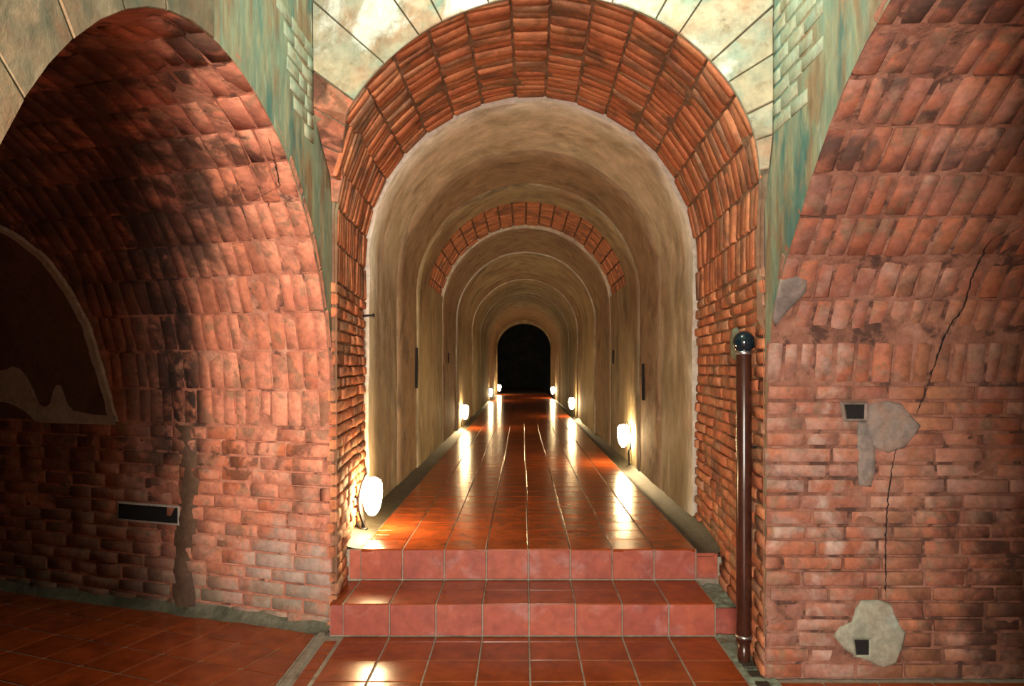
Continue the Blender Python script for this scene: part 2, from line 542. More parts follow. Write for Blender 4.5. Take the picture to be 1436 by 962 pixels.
def lay(S, rows, parent, key, mat, w, u_lo, u_hi, joint=0.012, dep=0.05, jit=0.005, skip=None, stagger=True, name='brick', wj=0.15, tilt=0.02, bev=0.008, shear=False):
    """rows: list of (t0, t1); bricks of width w are laid along the sweep from u_lo(t) to u_hi(t)"""
    for ri, (t0, t1) in enumerate(rows):
        tm = (t0 + t1) / 2
        a, b = u_lo(tm), u_hi(tm)
        u = a - (w * rnd.uniform(0.2, 0.7) if (stagger and ri % 2) else 0)
        while u < b - 0.02:
            ww = w * rnd.uniform(1 - wj, 1 + wj)
            u0, u1 = max(u, a), min(u + ww, b)
            u += ww
            if u1 - u0 < 0.25 * w:
                continue
            um = (u0 + u1) / 2
            if skip and skip(tm, um):
                continue
            p, ax, n = frame(S, tm, um)
            W = (S.pos(tm, u1) - S.pos(tm, u0)).length - joint
            H = (S.pos(t1, um) - S.pos(t0, um)).length - joint
            pr = protos(key, w_nom[key][0], w_nom[key][1], dep, mat, bev=bev)
            if shear:
                pv = rnd.choice(pr)
                tv = (S.pos(t1, um) - S.pos(t0, um)).normalized()
                o0 = p + n * rnd.uniform(-jit, jit)
                k0, k1 = W / w_nom[key][0], H / w_nom[key][1]
                ra, rb = rnd.uniform(-tilt, tilt), rnd.uniform(-tilt, tilt)
                vv = [o0 + ax * (q.co.x * k0) + tv * (q.co.y * k1) + n * (q.co.z + ra * q.co.x + rb * q.co.y) for q in pv.vertices]
                b_ = obj(name, vv, [tuple(f.vertices) for f in pv.polygons], mat, parent)
                b_.data.polygons.foreach_set('use_smooth', [i < 9 for i in range(len(b_.data.polygons))])
                continue
            put(rnd.choice(pr), name, p + n * rnd.uniform(-jit, jit), ax, n, W / w_nom[key][0], H / w_nom[key][1], parent, tilt)


w_nom = {}


def rows_of(t0, t1, h, jit=0.06):
    n = max(1, round((t1 - t0) / h))
    e = [t0 + (t1 - t0) * (i + (rnd.uniform(-jit, jit) if 0 < i < n else 0)) / n for i in range(n + 1)]
    return list(zip(e, e[1:]))


# ------------------------------------------------------------------ left tunnel
def const(v):
    return lambda t: v


wl = tag(backing('wall_left', LEFT, 0, 1.33, 0.0, 4.2, 34, 105, M['mortar_left'], off=0.009), 'brick side wall of the left tunnel, in flat courses, pale at its foot', 'wall', kind='structure')
w_nom['left_course'] = (0.26, 0.075)
slot_left = lambda t, u: (0.62 < t < 0.74 and 1.24 < u < 1.80)
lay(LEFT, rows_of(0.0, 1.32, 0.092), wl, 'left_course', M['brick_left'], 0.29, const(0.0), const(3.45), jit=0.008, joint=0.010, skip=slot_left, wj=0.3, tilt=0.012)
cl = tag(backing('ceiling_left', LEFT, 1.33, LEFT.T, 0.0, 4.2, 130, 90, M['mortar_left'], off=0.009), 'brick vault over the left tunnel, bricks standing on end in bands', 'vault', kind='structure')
w_nom['left_band'] = (0.105, 0.25)
PL_EDGE = Poly([(1.20, 1.78), (1.33, 1.80), (1.44, 1.84), (1.71, 1.91), (2.07, 1.96), (2.34, 2.02), (2.58, 2.10), (2.76, 2.21), (2.89, 2.35), (3.1, 2.65), (3.3, 3.0), (3.7, 3.9), (4.2, 4.1)])


def pl_edge(t):
    for a, b in zip(PL_EDGE.p, PL_EDGE.p[1:]):
        if t <= b[0]:
            return a[1] + (b[1] - a[1]) * max(0, (t - a[0])) / (b[0] - a[0])
    return 4.1


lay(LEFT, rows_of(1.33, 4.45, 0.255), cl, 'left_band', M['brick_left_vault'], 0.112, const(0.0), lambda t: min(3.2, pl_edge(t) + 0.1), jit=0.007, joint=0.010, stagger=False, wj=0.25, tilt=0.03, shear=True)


def patch_on(S, name, outline, mat, parent, off=0.006, thick=0.02, nz=0.0):
    """thin plate following a surface: outline in (t, u); fan-triangulated about its centre, with a rim"""
    n = len(outline)
    ct = sum(q[0] for q in outline) / n
    cu = sum(q[1] for q in outline) / n
    vs, fs = [], []
    rings = (0.0, 0.5, 0.9, 1.0)
    for k, s in enumerate(rings[1:]):
        for (t, u) in outline:
            tt, uu = ct + (t - ct) * s, cu + (u - cu) * s
            p, a, nn = frame(S, tt, uu)
            vs.append(p + nn * (off if s < 0.99 else off - thick * 0.5))
    for (t, u) in outline:
        p, a, nn = frame(S, t, u)
        vs.append(p + nn * (off - thick))
    p, a, nn = frame(S, ct, cu)
    vs.append(p + nn * off)
    c = len(vs) - 1
    for i in range(n):
        j = (i + 1) % n
        fs.append((c, i, j))
        for k in range(3):
            fs.append((k * n + i, (k + 1) * n + i, (k + 1) * n + j, k * n + j))
    return obj(name, vs, fs, mat, parent, True)


# plaster still clinging to the left vault, with its broken pale edge
ts = [1.335 + (4.3 - 1.335) * i / 60 for i in range(61)]
vs = []
for t in ts:
    e = pl_edge(t) + 0.012 * mnoise.noise(V((t * 9, 0, 0)))
    for j in range(13):
        u = e + (4.2 - e) * j / 12
        p, a, n = frame(LEFT, t, u)
        vs.append(p + n * 0.022)
obj('plaster_coat', vs, grid_faces(61, 13), M['plaster_dark'], cl, True)
vs = []
for t in ts:
    if t > 3.25:
        break
    e = pl_edge(t) + 0.012 * mnoise.noise(V((t * 9, 0, 0)))
    wdt = 0.055 + 0.018 * mnoise.noise(V((t * 7, 3, 0)))
    for j, (du, off) in enumerate([(-0.008, 0.0), (-0.004, 0.026), (wdt, 0.027), (wdt + 0.004, 0.015)]):
        p, a, n = frame(LEFT, t, e + du)
        vs.append(p + n * off)
obj('plaster_edge', vs, grid_faces(len(vs) // 4, 4), M['plaster_rim'], cl)
low = [(1.31, 1.79), (1.31, 2.1), (1.305, 2.35), (1.31, 2.62), (1.40, 2.70), (1.46, 2.84), (1.47, 3.1), (1.72, 3.1), (1.71, 2.92), (1.75, 2.80), (1.735, 2.68), (1.66, 2.60),
       (1.58, 2.57), (1.50, 2.60), (1.445, 2.56), (1.43, 2.46), (1.46, 2.39), (1.57, 2.385), (1.60, 2.34), (1.54, 2.29), (1.45, 2.27), (1.41, 2.21), (1.385, 2.05), (1.375, 1.95), (1.385, 1.86), (1.45, 1.845)]


def strip_patch(name, lowside, highside, mat, parent, off):
    vs, fs = [], []
    for (t0, u0), (t1, u1) in zip(lowside, highside):
        for k in range(3):
            p, a, n = frame(LEFT, t0 + (t1 - t0) * k / 2, u0 + (u1 - u0) * k / 2)
            vs.append(p + n * off)
        p, a, n = frame(LEFT, t0, u0)
        vs.append(p - n * 0.02)
    m = len(lowside)
    for i in range(m - 1):
        for k in range(2):
            fs.append((i * 4 + k, i * 4 + 4 + k, i * 4 + 5 + k, i * 4 + 1 + k))
        fs.append((i * 4, i * 4 + 3, i * 4 + 7, i * 4 + 4))
    return obj(name, vs, fs, mat, parent)


us = [1.79, 1.83, 1.90, 2.0, 2.1, 2.2, 2.25, 2.28, 2.31, 2.35, 2.39, 2.43, 2.48, 2.54, 2.58, 2.64, 2.7, 2.78, 2.86, 2.95, 3.05, 3.2]
lo_t = [1.31] * 14 + [1.32, 1.36, 1.40, 1.43, 1.455, 1.465, 1.47, 1.47]
hi_t = [1.38, 1.385, 1.38, 1.385, 1.395, 1.41, 1.45, 1.53, 1.60, 1.605, 1.56, 1.46, 1.43, 1.45, 1.55, 1.66, 1.73, 1.75, 1.72, 1.71, 1.72, 1.72]
strip_patch('plaster_edge', list(zip(lo_t, us)), list(zip(hi_t, us)), M['plaster_rim'], cl, 0.030)

# putlog slot in the left wall, its dark depth painted on a shallow face
sl = [(0.625, 1.25), (0.625, 1.79), (0.735, 1.79), (0.735, 1.25)]
vs = []
for k, offs in ((0, 0.010), (0, 0.004), (1, 0.006)):
    for (t, u) in sl:
        ct, cu = 0.68, 1.52
        s = 1.0 if k == 0 else 1.0
        tt = ct + (t - ct) * (1 + (0.28 if k else 0))
        uu = cu + (u - cu) * (1 + (0.06 if k else 0))
        p, a, n = frame(LEFT, tt, uu)
        vs.append(p + n * offs)
so = obj('slot', vs[:8], [(0, 1, 5, 4), (1, 2, 6, 5), (2, 3, 7, 6), (3, 0, 4, 7), (4, 5, 6, 7)], M['void'], wl)
obj('slot_frame', vs[:4] + vs[8:], [(0, 1, 5, 4), (1, 2, 6, 5), (2, 3, 7, 6), (3, 0, 4, 7)], M['plaster_rim'], so)
# raised dark strip standing in for a vertical groove, its darkness in the colour
vs = []
for i in range(25):
    t = 1.32 * i / 24
    for j in range(7):
        f = j / 6 - 0.5
        u = 1.19 + 0.03 * math.sin(t * 5) + f * (0.17 + 0.07 * mnoise.noise(V((t * 4, 1, 0))))
        p, a, n = frame(LEFT, t, u)
        vs.append(p + n * (0.014 * math.cos(f * math.pi) - 0.004 + 0.012 * mnoise.noise(p * 9)))
obj('groove_strip', vs, grid_faces(25, 7), M['plaster_dark'], wl, True)

# ------------------------------------------------------------------ right tunnel
wr = tag(backing('wall_right', RIGHT, 0, 1.64, 0.0, 3.6, 40, 90, M['mortar_right'], off=0.009), 'brick side wall of the right tunnel with two putlog holes and cement patches', 'wall', kind='structure')
w_nom['right_course'] = (0.27, 0.078)
hole_a = (1.49, 0.478)
hole_b = (0.185, 0.53)


def skip_r(t, u):
    return any(abs(t - h[0]) < 0.045 and abs(u - h[1]) < 0.13 for h in (hole_a, hole_b))


lay(RIGHT, rows_of(0.0, 1.635, 0.086), wr, 'right_course', M['brick_right'], 0.28, lambda t: rnd.uniform(-0.012, 0.004), const(2.3), jit=0.007, joint=0.013, skip=skip_r, wj=0.35, tilt=0.012)
cr = tag(backing('ceiling_right', RIGHT, 1.64, RIGHT.T, 0.0, 3.6, 120, 80, M['mortar_right'], off=0.009), 'brick vault over the right tunnel, bricks standing on end in bands', 'vault', kind='structure')
w_nom['right_band'] = (0.10, 0.245)
lay(RIGHT, rows_of(1.64, 4.3, 0.25), cr, 'right_band', M['brick_right'], 0.102, lambda t: rnd.uniform(-0.010, 0.0), const(2.1), jit=0.008, joint=0.013, stagger=False, wj=0.22, tilt=0.035, bev=0.011)


def wobble(ct, cu, rt, ru, n=22, seed=1, amp=0.25):
    out = []
    for i in range(n):
        a = 2 * math.pi * i / n
        k = 1 + amp * mnoise.noise(V((math.cos(a) * 1.3 + seed * 7, math.sin(a) * 1.3, seed)))*1.6
        out.append((ct + rt * k * math.sin(a), cu + ru * k * math.cos(a)))
    return out


patch_on(RIGHT, 'cement_patch', [(1.53, 0.56), (1.55, 0.66), (1.53, 0.75), (1.46, 0.80), (1.41, 0.85), (1.36, 0.82), (1.29, 0.76), (1.26, 0.67), (1.29, 0.58), (1.40, 0.54)], M['cement_grey'], wr, 0.010, 0.02)
patch_on(RIGHT, 'cement_patch', [(1.43, 0.50), (1.44, 0.57), (1.30, 0.60), (1.17, 0.60), (1.07, 0.58), (1.08, 0.51), (1.25, 0.50)], M['cement_grey'], wr, 0.009, 0.02)
patch_on(RIGHT, 'cement_patch', [(0.44, 0.53), (0.445, 0.62), (0.42, 0.70), (0.34, 0.73), (0.26, 0.78), (0.17, 0.76), (0.09, 0.73), (0.06, 0.66), (0.10, 0.57), (0.13, 0.50), (0.17, 0.44), (0.24, 0.38), (0.29, 0.41), (0.32, 0.48), (0.39, 0.50)], M['cement'], wr, 0.012, 0.02)
patch_on(RIGHT, 'cement_patch', [(2.24, 0.0), (2.26, 0.07), (2.24, 0.14), (2.17, 0.15), (2.10, 0.10), (2.02, 0.05), (1.96, 0.02), (2.0, 0.0), (2.1, -0.005)], M['cement_grey'], cr, 0.014, 0.02)
for hc, hs, off in ((hole_a, (0.040, 0.052), 0.013), (hole_b, (0.042, 0.038), 0.0145)):
    vs = []
    for o2 in (off, -0.10):
        for st, su in ((-1, -0.8), (-1, 1), (1, 1), (1, -1.1)):
            p, a, n = frame(RIGHT, hc[0] + st * hs[0], hc[1] + su * hs[1])
            vs.append(p + n * (off if o2 > 0 else off - 0.002))
    # the hole's shade is painted as a flat black face, framed in cement
    ho = obj('putlog_hole', vs[:4], [(0, 1, 2, 3)], M['void'], wr)
    rim = []
    for k, o2 in ((1.0, off + 0.001), (1.22, off + 0.010), (1.4, off - 0.012)):
        for st, su in ((-1, -0.8), (-1, 1), (1, 1), (1, -1.1)):
            p, a, n = frame(RIGHT, hc[0] + st * hs[0] * k, hc[1] + su * hs[1] * k)
            rim.append(p + n * o2)
    fs = [(r * 4 + i, r * 4 + (i + 1) % 4, r * 4 + 4 + (i + 1) % 4, r * 4 + 4 + i) for r in range(2) for i in range(4)]
    obj('hole_rim', rim, fs, M['cement_grey'] if hc is hole_a else M['cement'], ho)


def crack(S, pts, w, parent, off=0.010):
    vs = []
    n = len(pts)
    P = Poly(pts)
    m = 40
    for i in range(m + 1):
        q = P.at(P.L[-1] * i / m)
        jt = 0.012 * mnoise.noise(V((i * 0.9, 5, w * 1000)))
        ww = w * (0.5 + abs(mnoise.noise(V((i * 0.5, 9, 2)))) * 1.6) * min(1, 5 * min(i, m - i) / m + 0.2)
        for s in (-1, 1):
            p, a, nn = frame(S, q[0], q[1] + jt + s * ww)
            vs.append(p + nn * off)
    return obj('crack', vs, grid_faces(m + 1, 2), M['crack'], parent)


crack(RIGHT, [(2.55, 1.03), (2.49, 0.973), (2.2, 0.99), (2.077, 1.0), (1.9, 0.93), (1.64, 0.876)], 0.006, cr, 0.016)
crack(RIGHT, [(1.64, 0.876), (1.48, 0.82)], 0.004, wr, 0.014)
crack(RIGHT, [(1.29, 0.71), (1.20, 0.69), (1.0, 0.665), (0.764, 0.655), (0.45, 0.66)], 0.005, wr, 0.014)
crack(LEFT, [(3.35, 0.05), (3.0, 0.10), (2.9, 0.35), (2.92, 0.7)], 0.004, cl, 0.012)

# ------------------------------------------------------------------ bay walls over the side arches
ZT = 4.5


def bay_wall(name, S, x, mat, label):
    pts = [(q[0], q[1]) for q in S.c.p]
    vs, fs = [], []
    rows = 5
    for (y, z) in pts:
        for k in range(rows):
            vs.append((x, y, z + (ZT - z) * k / (rows - 1)))
    fs = grid_faces(len(pts), rows)
    y_end = pts[-1][0]
    b = len(vs)
    nn = 6
    for i in range(nn + 1):
        y = y_end + (-2.4 - y_end) * i / nn
        for k in range(rows):
            vs.append((x, y, ZT * k / (rows - 1)))
    fs += [tuple(q + b for q in f) for f in grid_faces(nn + 1, rows)]
    return tag(obj(name, vs, fs, mat), label, 'wall', kind='structure')


bl = bay_wall('wall_bay_left', LEFT, XL, M['green_paint'], 'green and cream stained wall round the mouth of the left tunnel')
br = bay_wall('wall_bay_right', RIGHT, XR, M['green_paint'], 'green and brown stained wall beside the mouth of the right tunnel')


def plate(name, pts, n, thick, mat, parent, lift=0.0, bev=0.010):
    """flat polygon pts (world) raised along n with a chamfered edge"""
    c = sum((V(p) for p in pts), V()) / len(pts)
    k = len(pts)
    vs = [V(p) - n * 0.005 for p in pts] + [V(p) + n * (thick - bev + lift) for p in pts]
    for p in pts:
        d = c - V(p)
        vs.append(V(p) + d.normalized() * min(bev, d.length * 0.3) + n * (thick + lift))
    fs = [tuple(2 * k + i for i in range(k))]
    for r in range(2):
        for i in range(k):
            fs.append((r * k + i, r * k + (i + 1) % k, (r + 1) * k + (i + 1) % k, (r + 1) * k + i))
    return obj(name, vs, fs, mat, parent)


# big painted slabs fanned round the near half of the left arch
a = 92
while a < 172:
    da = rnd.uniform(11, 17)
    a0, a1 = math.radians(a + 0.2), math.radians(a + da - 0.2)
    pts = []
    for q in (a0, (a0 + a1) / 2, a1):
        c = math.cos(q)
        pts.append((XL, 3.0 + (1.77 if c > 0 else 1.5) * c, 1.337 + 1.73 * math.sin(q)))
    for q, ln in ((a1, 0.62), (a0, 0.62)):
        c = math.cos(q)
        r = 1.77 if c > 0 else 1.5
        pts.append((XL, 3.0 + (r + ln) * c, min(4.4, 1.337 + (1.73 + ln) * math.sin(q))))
    plate('painted_slab', pts, V((1, 0, 0)), 0.008, M['dimmed_paint'], bl, rnd.uniform(-0.003, 0.002), 0.004)
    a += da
# teal painted brick courses beside the corners of the bay
for (x, sgn, y0, y1, z0, z1, parent, prof) in ((XL, 1, 3.86, 4.36, 3.06, 3.62, bl, 0), (XR, -1, 3.36, 3.92, 2.98, 3.62, br, 1)):
    w_nom['teal'] = (0.24, 0.07)
    z = z0
    ri = 0
    while z < z1:
        y = y1 - 0.01 - (0.12 if ri % 2 else 0)
        start = True
        reach = y0 + 0.12 * rnd.random() + (0.25 if z < z0 + 0.15 else 0)
        while y > reach:
            ln = rnd.uniform(0.16, 0.27)
            if start and ri % 2:
                yy0, yy1 = y, y1 - 0.01
                pr = protos('teal', 0.24, 0.07, 0.03, M['teal_brick'], bev=0.004)
                put(rnd.choice(pr), 'brick', V((x + sgn * 0.005, (yy0 + yy1) / 2, z + 0.04)), V((0, 1, 0)) * sgn, V((sgn, 0, 0)), (yy1 - yy0 - 0.012) / 0.24, 0.98, parent, 0.005)
            start = False
            pr = protos('teal', 0.24, 0.07, 0.03, M['teal_brick'], bev=0.004)
            put(rnd.choice(pr), 'brick', V((x + sgn * rnd.uniform(0.004, 0.006), y - ln / 2, z + 0.04)), V((0, 1, 0)) * sgn, V((sgn, 0, 0)), (ln - 0.012) / 0.24, 0.98, parent, 0.005)
            y -= ln
        z += 0.084
        ri += 1

# ------------------------------------------------------------------ end face of the bay over the tunnel mouth
JB = 2.30
N = 160
inner, outer = [], []
for i in range(N + 1):
    x, z = arch(i / N, 0.05, 1.262, 1.20, ZS, 0.0)
    x = min(x, 1.312) if z > JB - 0.3 else (x if x < 1.3 else 1.344)
    inner.append((x, z))
    if z <= ZS + 1e-6:
        ox, oz = (XL if x < 0 else XR), z
    else:
        dx, dz = x - 0.05, z - ZS
        ks = []
        if dx > 1e-6:
            ks.append((XR - 0.05) / dx)
        if dx < -1e-6:
            ks.append((XL - 0.05) / dx)
        if dz > 1e-6:
            ks.append((ZT - ZS) / dz)
        k = max(1.0, min(ks))
        ox, oz = 0.05 + dx * k, ZS + dz * k
    outer.append((ox, oz))
vs = []
for (x, z), (ox, oz) in zip(inner, outer):
    for k in range(7):
        px, pz = x + (ox - x) * k / 6, z + (oz - z) * k / 6
        vs.append((px, face_y(px, pz) + 0.012, pz))
wf = tag(obj('wall_front', vs, grid_faces(N + 1, 7), M['dark_joint']), 'cream and teal painted face of the bay over the central tunnel mouth', 'wall', kind='structure')


def fan_out(q, off):
    """where a joint leaving the arch at angle q, turned by off, meets the edge of the face"""
    x, z = 0.05 + 1.262 * math.cos(q), ZS + 1.20 * math.sin(q)
    dx, dz = math.cos(q + off), math.sin(q + off)
    k = 9
    if dx > 1e-6:
        k = min(k, (XR - 0.004 - x) / dx)
    if dx < -1e-6:
        k = min(k, (XL + 0.004 - x) / dx)
    if dz > 1e-6:
        k = min(k, (4.3 - z) / dz)
    return x + dx * k, z + dz * k


def fan_block(j0, j1, mat, name, lift):
    (a0, f0), (a1, f1) = j0, j1
    g = math.radians(0.16)
    pts = []
    for k in range(4):
        q = a0 + g + (a1 - a0 - 2 * g) * k / 3
        pts.append((0.05 + 1.262 * math.cos(q), ZS + 1.20 * math.sin(q)))
    outs = [fan_out(a1 - g, f1), fan_out(a0 + g, f0)]
    if (abs(outs[0][1] - 4.3) < 1e-3) != (abs(outs[1][1] - 4.3) < 1e-3):
        cx = XR - 0.004 if outs[0][0] + outs[1][0] > 0 else XL + 0.004
        outs = [outs[0], (cx, 4.3), outs[1]]
    P = [V((x, face_y(x, z), z)) for x, z in pts + outs]
    n = V((-0.12, -1, -0.05)).normalized()
    return plate(name, P, n, 0.012, mat, wf, lift, 0.006)


joints = []
for a in (8, 15.5, 22.5, 32, 39, 50, 57, 69, 78, 92, 101, 114, 121, 133, 146, 152.5, 159, 165, 172):
    joints.append((math.radians(a), math.radians(rnd.uniform(-7, 7) if 30 < a < 150 else rnd.uniform(-2, 2))))
for j0, j1 in zip(joints, joints[1:]):
    red = j0[0] > math.radians(145)
    fan_block(j0, j1, M['brick_left'] if red else M['painted'], 'brick' if red else 'painted_block', rnd.uniform(-0.004, 0.005))

# ------------------------------------------------------------------ brick portal of the central tunnel
por_low = Portal(0.0)
POR = Portal(JB)
cp = tag(backing('ceiling_portal', POR, 0, 1, 0.0, 1.0, 120, 40, M['mortar_portal'], off=0.016), 'brick barrel vault at the mouth of the central tunnel', 'vault', kind='structure')


class Jamb:
    """side wall of the portal below the vault; t = height, u = 0..1 from the bay to the plaster"""
    def __init__(s, side):
        s.side = side
        s.T = JB

    def pos(s, t, u):
        xf = 0.05 + s.side * 1.262
        xb = TCX + s.side * (TR + 0.03)
        if s.side > 0:
            xf += 0.033 * min(1.0, max(0.0, (JB - t) / 0.3))
        yf = face_y(xf, min(t, 2.3))
        return V((xf + (xb - xf) * u, yf + (Y_PL - yf) * u, t))

    def refp(s, t, u):
        return V((0.05, 5.0, t))


NR = 18
tot = 2 * (ZS - JB) + math.pi * 1.231
w_nom['portal'] = (0.11, 0.235)
rows = rows_of(0.0, 1.0, 0.244 / tot)
for ri, (t0, t1) in enumerate(rows[:]):
    tm = (t0 + t1) / 2
    edges = [0.016 + rnd.uniform(-0.004, 0.006)]
    for k in range(1, NR):
        edges.append((k + rnd.uniform(-0.16, 0.16)) / NR)
    edges.append(1.0)
    for u0, u1 in zip(edges, edges[1:]):
        um = (u0 + u1) / 2
        p, ax, n = frame(POR, tm, um, 0.002, 0.01)
        W = (POR.pos(tm, u1) - POR.pos(tm, u0)).length - 0.010
        H = (POR.pos(t1, um) - POR.pos(t0, um)).length - 0.014
        pr = protos('portal', 0.11, 0.235, 0.028, M['brick_portal'], 10, bev=0.009, lump=0.004)
        put(rnd.choice(pr), 'brick', p + n * rnd.uniform(-0.012, 0.010), ax, n, W / 0.11, H / 0.235, cp, 0.03)
w_nom['jamb'] = (0.26, 0.07)
for side, nm in ((-1, 'wall_portal_left'), (1, 'wall_portal_right')):
    J = Jamb(side)
    wj = tag(backing(nm, J, 0, JB, 0, 1, 24, 10, M['mortar_portal'], off=0.018), 'brick jamb at the %s of the central tunnel mouth' % ('left' if side < 0 else 'right'), 'wall', kind='structure')
    ln = (J.pos(1, 1) - J.pos(1, 0)).length
    lay(J, rows_of(0.0, JB, 0.080), wj, 'jamb', M['brick_portal'], 0.27 / ln, const(0.0), const(1.0), joint=0.013, jit=0.013, wj=0.35, tilt=0.03, bev=0.010)
    if side > 0:
        # smear of green cement behind the ball on the pipe
        patch_on(J, 'cement_patch', wobble(1.87, 0.295, 0.10, 0.050, seed=4), M['moss'], wj, 0.022, 0.03)

# ------------------------------------------------------------------ plastered tunnel
wt = tag(empty('wall_tunnel', (TCX, Y_PL, 0.43)), 'long plastered tunnel with round vault and raised rings', 'tunnel', kind='structure')
wt_inv = Matrix.Translation((-TCX, -Y_PL, -0.43))


def tun(t, r, zs=TZS, zb=0.30):
    return arch(t, TCX, r, r, zs, zb)


def band(name, y0, y1, r, mat, ny, lip=True, amp=0.012, edge=0.0, lipmat='plaster_lip', t0=0.0, t1=1.0, nt=72):
    vs = []
    cols = []
    if lip:
        cols.append((y0, 0.07))
    for j in range(ny + 1):
        cols.append((y0 + (y1 - y0) * j / ny, 0.0))
    for i in range(nt + 1):
        t = t0 + (t1 - t0) * i / nt
        for k, (y, dr) in enumerate(cols):
            x, z = tun(t, r + dr)
            q = V((x * 2.0, y * 0.9, z * 2.0))
            d = amp * mnoise.noise(q) + 0.4 * amp * mnoise.noise(q * 3.1)
            cxd, czd = TCX - x, (TZS - z if z > TZS else 0)
            v = V((cxd, 0, czd))
            v = v.normalized() if v.length else v
            yy = y
            if edge and k <= 1 and lip:
                yy += edge * mnoise.noise(V((t * 26, 2, 0))) + edge * 0.5 * mnoise.noise(V((t * 90, 7, 0)))
            vs.append(V((x, yy, z)) + v * d)
    o = obj(name, [wt_inv @ v for v in vs], grid_faces(nt + 1, len(cols)), mat, wt, True)
    if lip:
        o.data.materials.append(M[lipmat])
        nf = len(cols) - 1
        for idx, p in enumerate(o.data.polygons):
            if idx % nf == 0:
                p.material_index = 1
                p.use_smooth = False
    return o


bands = [(Y_PL, 7.7, 1.400, 'plaster_pale', True, 0.05), (7.7, 9.1, 1.398, 'plaster_brown', True, 0), (9.1, 10.05, 1.385, 'plaster', True, 0),
         (12.0, 14.4, 1.385, 'plaster_brown', True, 0.02), (14.4, 17.6, 1.355, 'plaster', True, 0.02), (17.6, 18.8, 1.375, 'plaster_brown', True, 0),
         (18.8, 22.0, 1.345, 'plaster', True, 0.02), (22.0, 27.0, 1.335, 'plaster', True, 0.02), (27.0, 34.6, 1.32, 'plaster_brown', True, 0.02)]
for y0, y1, r, mt, lip, ed in bands:
    band('plaster_ring', y0, y1, r, M[mt], max(4, int((y1 - y0) * 3)), lip, edge=ed, lipmat='plaster_lip' if y0 == Y_PL else ('plaster_pale' if y0 > 9.5 else mt))
# bricks laid bare in the vault between two plaster rings
band('mortar_bed', 10.05, 12.0, 1.455, M['mortar_portal'], 4, False, 0.0, t0=0.27, t1=0.73)
band('plaster_ring', 10.05, 12.0, 1.392, M['plaster'], 5, False, t0=0.0, t1=0.285, nt=24)
band('plaster_ring', 10.05, 12.0, 1.392, M['plaster'], 5, False, t0=0.715, t1=1.0, nt=24)
mb = MB()
totb = 2 * (TZS - 0.30) + math.pi * 1.43
nrow = 20
for i in range(nrow):
    for j in range(16):
        t0 = 0.275 + 0.45 * i / nrow
        t1 = 0.275 + 0.45 * (i + 1) / nrow - 0.003
        y0 = 10.07 + 1.92 * j / 16
        y1 = y0 + 0.108
        d = rnd.uniform(-0.012, 0.012)
        c = []
        for rr in (1.465, 1.43 + d):
            for t, y in ((t0, y0), (t1, y0), (t1, y1), (t0, y1)):
                x, z = tun(t, rr)
                c.append(wt_inv @ V((x, y, z)))
        mb.add(c, [(4, 5, 6, 7), (0, 1, 5, 4), (1, 2, 6, 5), (2, 3, 7, 6), (3, 0, 4, 7)])
tag(mb.build('exposed_bricks', M['brick_portal'], wt), kind='stuff')
# narrow black plates on the plaster, painting in the dark of the slots
for side, y, z0, z1 in ((-1, 9.0, 1.47, 1.97), (1, 8.75, 1.33, 1.77), (1, 11.6, 1.78, 2.0), (-1, 12.9, 1.8, 1.98)):
    x = TCX + side * 1.366
    m = MB()
    vs = []
    for k in range(9):
        f = k / 8
        w = 0.022 * (0.5 + 0.5 * math.sin(math.pi * min(1, f * 1.2 + 0.1)))
        z = z1 + (z0 - z1) * f
        for s in (-1, 1):
            vs.append((x, y + s * w + 0.01 * math.sin(f * 4), z))
            vs.append((x + side * 0.04, y + s * w + 0.01 * math.sin(f * 4), z))
    fs = []
    for k in range(8):
        b = k * 4
        fs += [(b, b + 4, b + 6, b + 2), (b, b + 1, b + 5, b + 4), (b + 2, b + 6, b + 7, b + 3)]
    obj('slot', [wt_inv @ V(v) for v in vs], fs, M['void'], wt)
# end of the tunnel: a narrower arch and the dark chamber beyond
we = tag(empty('wall_end', (TCX, 34.6, 0.43)), 'end wall with a small arch opening into a dark chamber', 'wall', kind='structure')
vs = []
for i in range(61):
    t = i / 60
    for rr, y in ((1.5, 34.6), (1.275, 34.6), (1.27, 35.0)):
        x, z = arch(t, 0.10, rr, rr * 0.92, 2.62 if rr < 1.4 else TZS, 0.3)
        vs.append(V((x - TCX, y - 34.6, z - 0.43)))
obj('arch_rim', vs, grid_faces(61, 3), M['plaster'], we)
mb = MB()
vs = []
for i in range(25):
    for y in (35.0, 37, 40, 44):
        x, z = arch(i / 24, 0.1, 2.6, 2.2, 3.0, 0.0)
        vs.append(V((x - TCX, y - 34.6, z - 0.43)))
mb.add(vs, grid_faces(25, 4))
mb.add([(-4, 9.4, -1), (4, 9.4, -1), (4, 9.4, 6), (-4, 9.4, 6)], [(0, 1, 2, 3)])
mb.build('chamber', M['chamber_black'], we)

# ------------------------------------------------------------------ floors
FZ = 0.435
MZ = 0.213
Y1, Y2 = 4.67, 5.19                               # fronts of the two steps
X0, X1 = -1.152, 1.243
TW = (X1 - X0) / 8
JT = 0.009


def tile_me(w, d, th, mat, seed, bev=0.004):
    r = random.Random(seed)
    q = [(-w / 2, -d / 2), (w / 2, -d / 2), (w / 2, d / 2), (-w / 2, d / 2)]
    vs = [(x, y, -th) for x, y in q] + [(x, y, -bev) for x, y in q] + [(x * (1 - 2 * bev / w), y * (1 - 2 * bev / d), r.uniform(-0.0006, 0.0006)) for x, y in q]
    fs = [(8, 9, 10, 11)]
    for k in range(2):
        for i in range(4):
            fs.append((k * 4 + i, k * 4 + (i + 1) % 4, k * 4 + 4 + (i + 1) % 4, k * 4 + 4 + i))
    return mesh('tile', vs, fs, mat)


